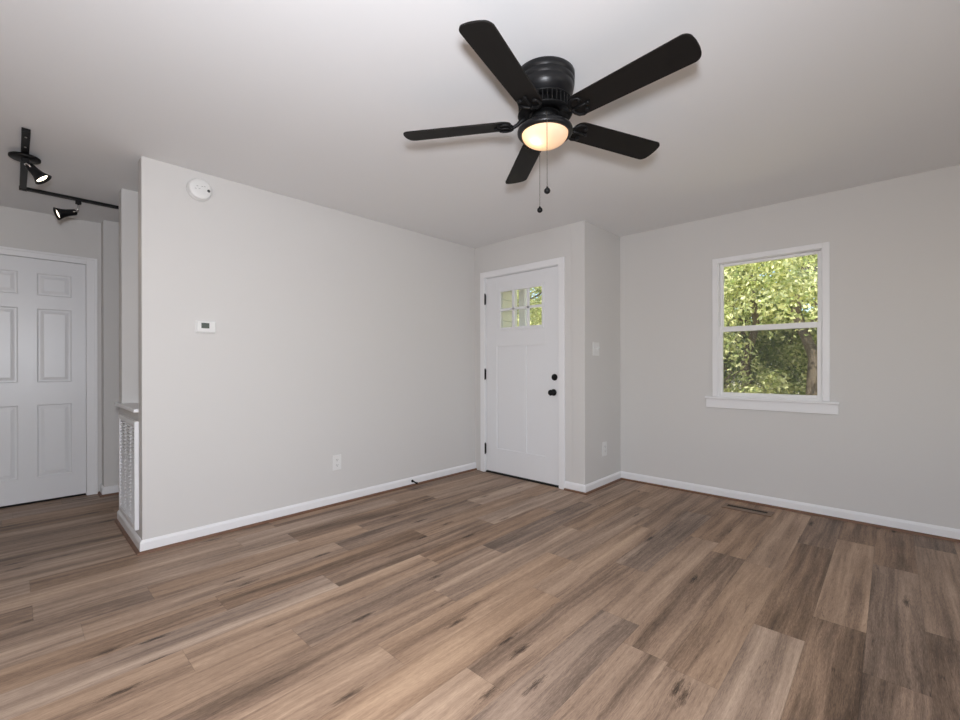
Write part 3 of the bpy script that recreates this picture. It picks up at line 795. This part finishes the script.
def foliage(name, n, rad, h0, h1, leaf, m, parent, rg, clumps=34):
    """crown of individually turned leaves gathered in clumps on the outside of an ellipsoid"""
    me_v, me_f, val = [], [], []
    cs = []
    for i in range(clumps):
        th_, ph = rg.random() * 2 * PI, math.acos(rg.uniform(-.95, 1))
        rr_ = rg.uniform(.45, 1.0)
        cs.append((Vector((rad * rr_ * math.sin(ph) * math.cos(th_), rad * rr_ * math.sin(ph) * math.sin(th_), (h0 + h1) / 2 + (h1 - h0) / 2 * rr_ * math.cos(ph))), rg.uniform(.28, .5) * rad * .75))
    for i in range(n):
        c, cr = cs[rg.randrange(clumps)]
        d = Vector((rg.gauss(0, 1), rg.gauss(0, 1), rg.gauss(0, .75))).normalized() * cr * (rg.random() ** .45)
        p = c + d
        nrm = (d.normalized() + Vector((rg.gauss(0, .5), rg.gauss(0, .5), .55 + rg.gauss(0, .4)))).normalized()
        u = nrm.orthogonal().normalized(); u = (Matrix.Rotation(rg.random() * 2 * PI, 3, nrm) @ u); v = nrm.cross(u)
        s = leaf * rg.uniform(.65, 1.25)
        k0 = len(me_v)
        me_v += [p - u * s * .6, p + v * s * .28 - nrm * s * .05, p + u * s * .6, p - v * s * .28 - nrm * s * .05]
        me_f.append((k0, k0 + 1, k0 + 2, k0 + 3)); val.append(rg.random())
    me = bpy.data.meshes.new(name); me.from_pydata([tuple(v) for v in me_v], [], me_f)
    at = me.attributes.new('leaf', 'FLOAT', 'FACE'); at.data.foreach_set('value', val)
    me.materials.append(m)
    o = bpy.data.objects.new(name, me); C.objects.link(o); o.parent = parent
    return o
def tree_proto(seed, label, h, rad, low, m, leaf, n, tr):
    rg = random.Random(seed)
    r = thing('tree', label, 'tree', (0, 0, 0), 0, 'trees outside')
    b = bmesh.new()
    pts = [(rg.gauss(0, .05) * i, rg.gauss(0, .05) * i, h * .82 * i / 6) for i in range(7)]
    tube(b, pts, [tr * (1 - .8 * i / 6) for i in range(7)], 10)
    for i in range(9):
        z = low + (h * .8 - low) * (i + .5) / 9; a = rg.random() * 2 * PI; q = rad * rg.uniform(.5, .85)
        tube(b, [(0, 0, z), (q * .5 * math.cos(a), q * .5 * math.sin(a), z + .25), (q * math.cos(a), q * math.sin(a), z + .7)], [tr * .32, tr * .2, tr * .07], 6)
    obj('trunk', b, BARK, None).parent = r
    foliage('foliage', n, rad, low, h, leaf, m, r, rg)
    return r
def place(r, x, y, rz, label, s=1, first=False):
    if first: c = r
    else:
        c = r.copy(); C.objects.link(c)
        for ch in r.children:
            d = ch.copy(); C.objects.link(d); d.parent = c
    c.location = (x, y, -.5); c.rotation_euler = (0, 0, rz); c.scale = (s, s, s); c['label'] = label
    return c
near_l = 'leafy light green tree at the edge of the woods outside'
far_l = 'tall darker green tree deeper in the woods outside'
under_l = 'dense dark bush in the understory of the woods outside'
shrub_l = 'low light green sapling in front of the woods outside'
T1 = tree_proto(3, near_l, 6.2, 2.0, 2.2, LEAF_A, .085, 20000, .13)
T2 = tree_proto(5, far_l, 9.5, 2.7, 1.3, LEAF_B, .13, 14000, .17)
T3 = tree_proto(9, shrub_l, 2.3, 1.0, .3, LEAF_A, .08, 3000, .035)
rg = random.Random(21)
near = [(10.6, 1.14), (12.3, 2.6), (12.0, 4.9), (11.2, -2.4), (12.4, 6.2), (11.0, 8.6), (12.8, 10.9), (10.4, 13.2), (13.0, -5.0)]
for i, (x, y) in enumerate(near): place(T1, x, y, rg.random() * 6.28, near_l, rg.uniform(.92, 1.12), i == 0)
far = [(16, 2.4), (15.4, -1.2), (16.6, 5.6), (15.6, 8.8), (17, 12.2), (15.8, 15.4), (16.2, -5.0), (20, .8), (20.5, 4.2), (19.6, 7.8), (20.4, 11.2), (19.8, 15.2), (20, -3.2), (20, 19)]
for i, (x, y) in enumerate(far): place(T2, x, y, rg.random() * 6.28, far_l, rg.uniform(.9, 1.15), i == 0)
T4 = tree_proto(13, under_l, 3.6, 1.7, .25, LEAF_B, .095, 9000, .05)
und = [(14.2, 1.0), (14.6, 3.6), (14.0, -1.6), (15.2, 6.9), (14.4, 10.2), (17.8, 2.3), (18.3, .2), (18.4, 6.2), (15.0, 13.2), (18.2, 9.6), (23, 2.5), (23, 5.6), (23, 9.5), (23, -.5)]
for i, (x, y) in enumerate(und): place(T4, x, y, rg.random() * 6.28, under_l, rg.uniform(.9, 1.25), i == 0)
shr = [(9.9, 2.6), (10.2, -.3), (13.5, 1.9), (9.8, 6.9), (10.6, 5.2), (9.9, 10.4), (12.6, 1.2)]
for i, (x, y) in enumerate(shr): place(T3, x, y, rg.random() * 6.28, shrub_l, rg.uniform(.85, 1.2), i == 0)
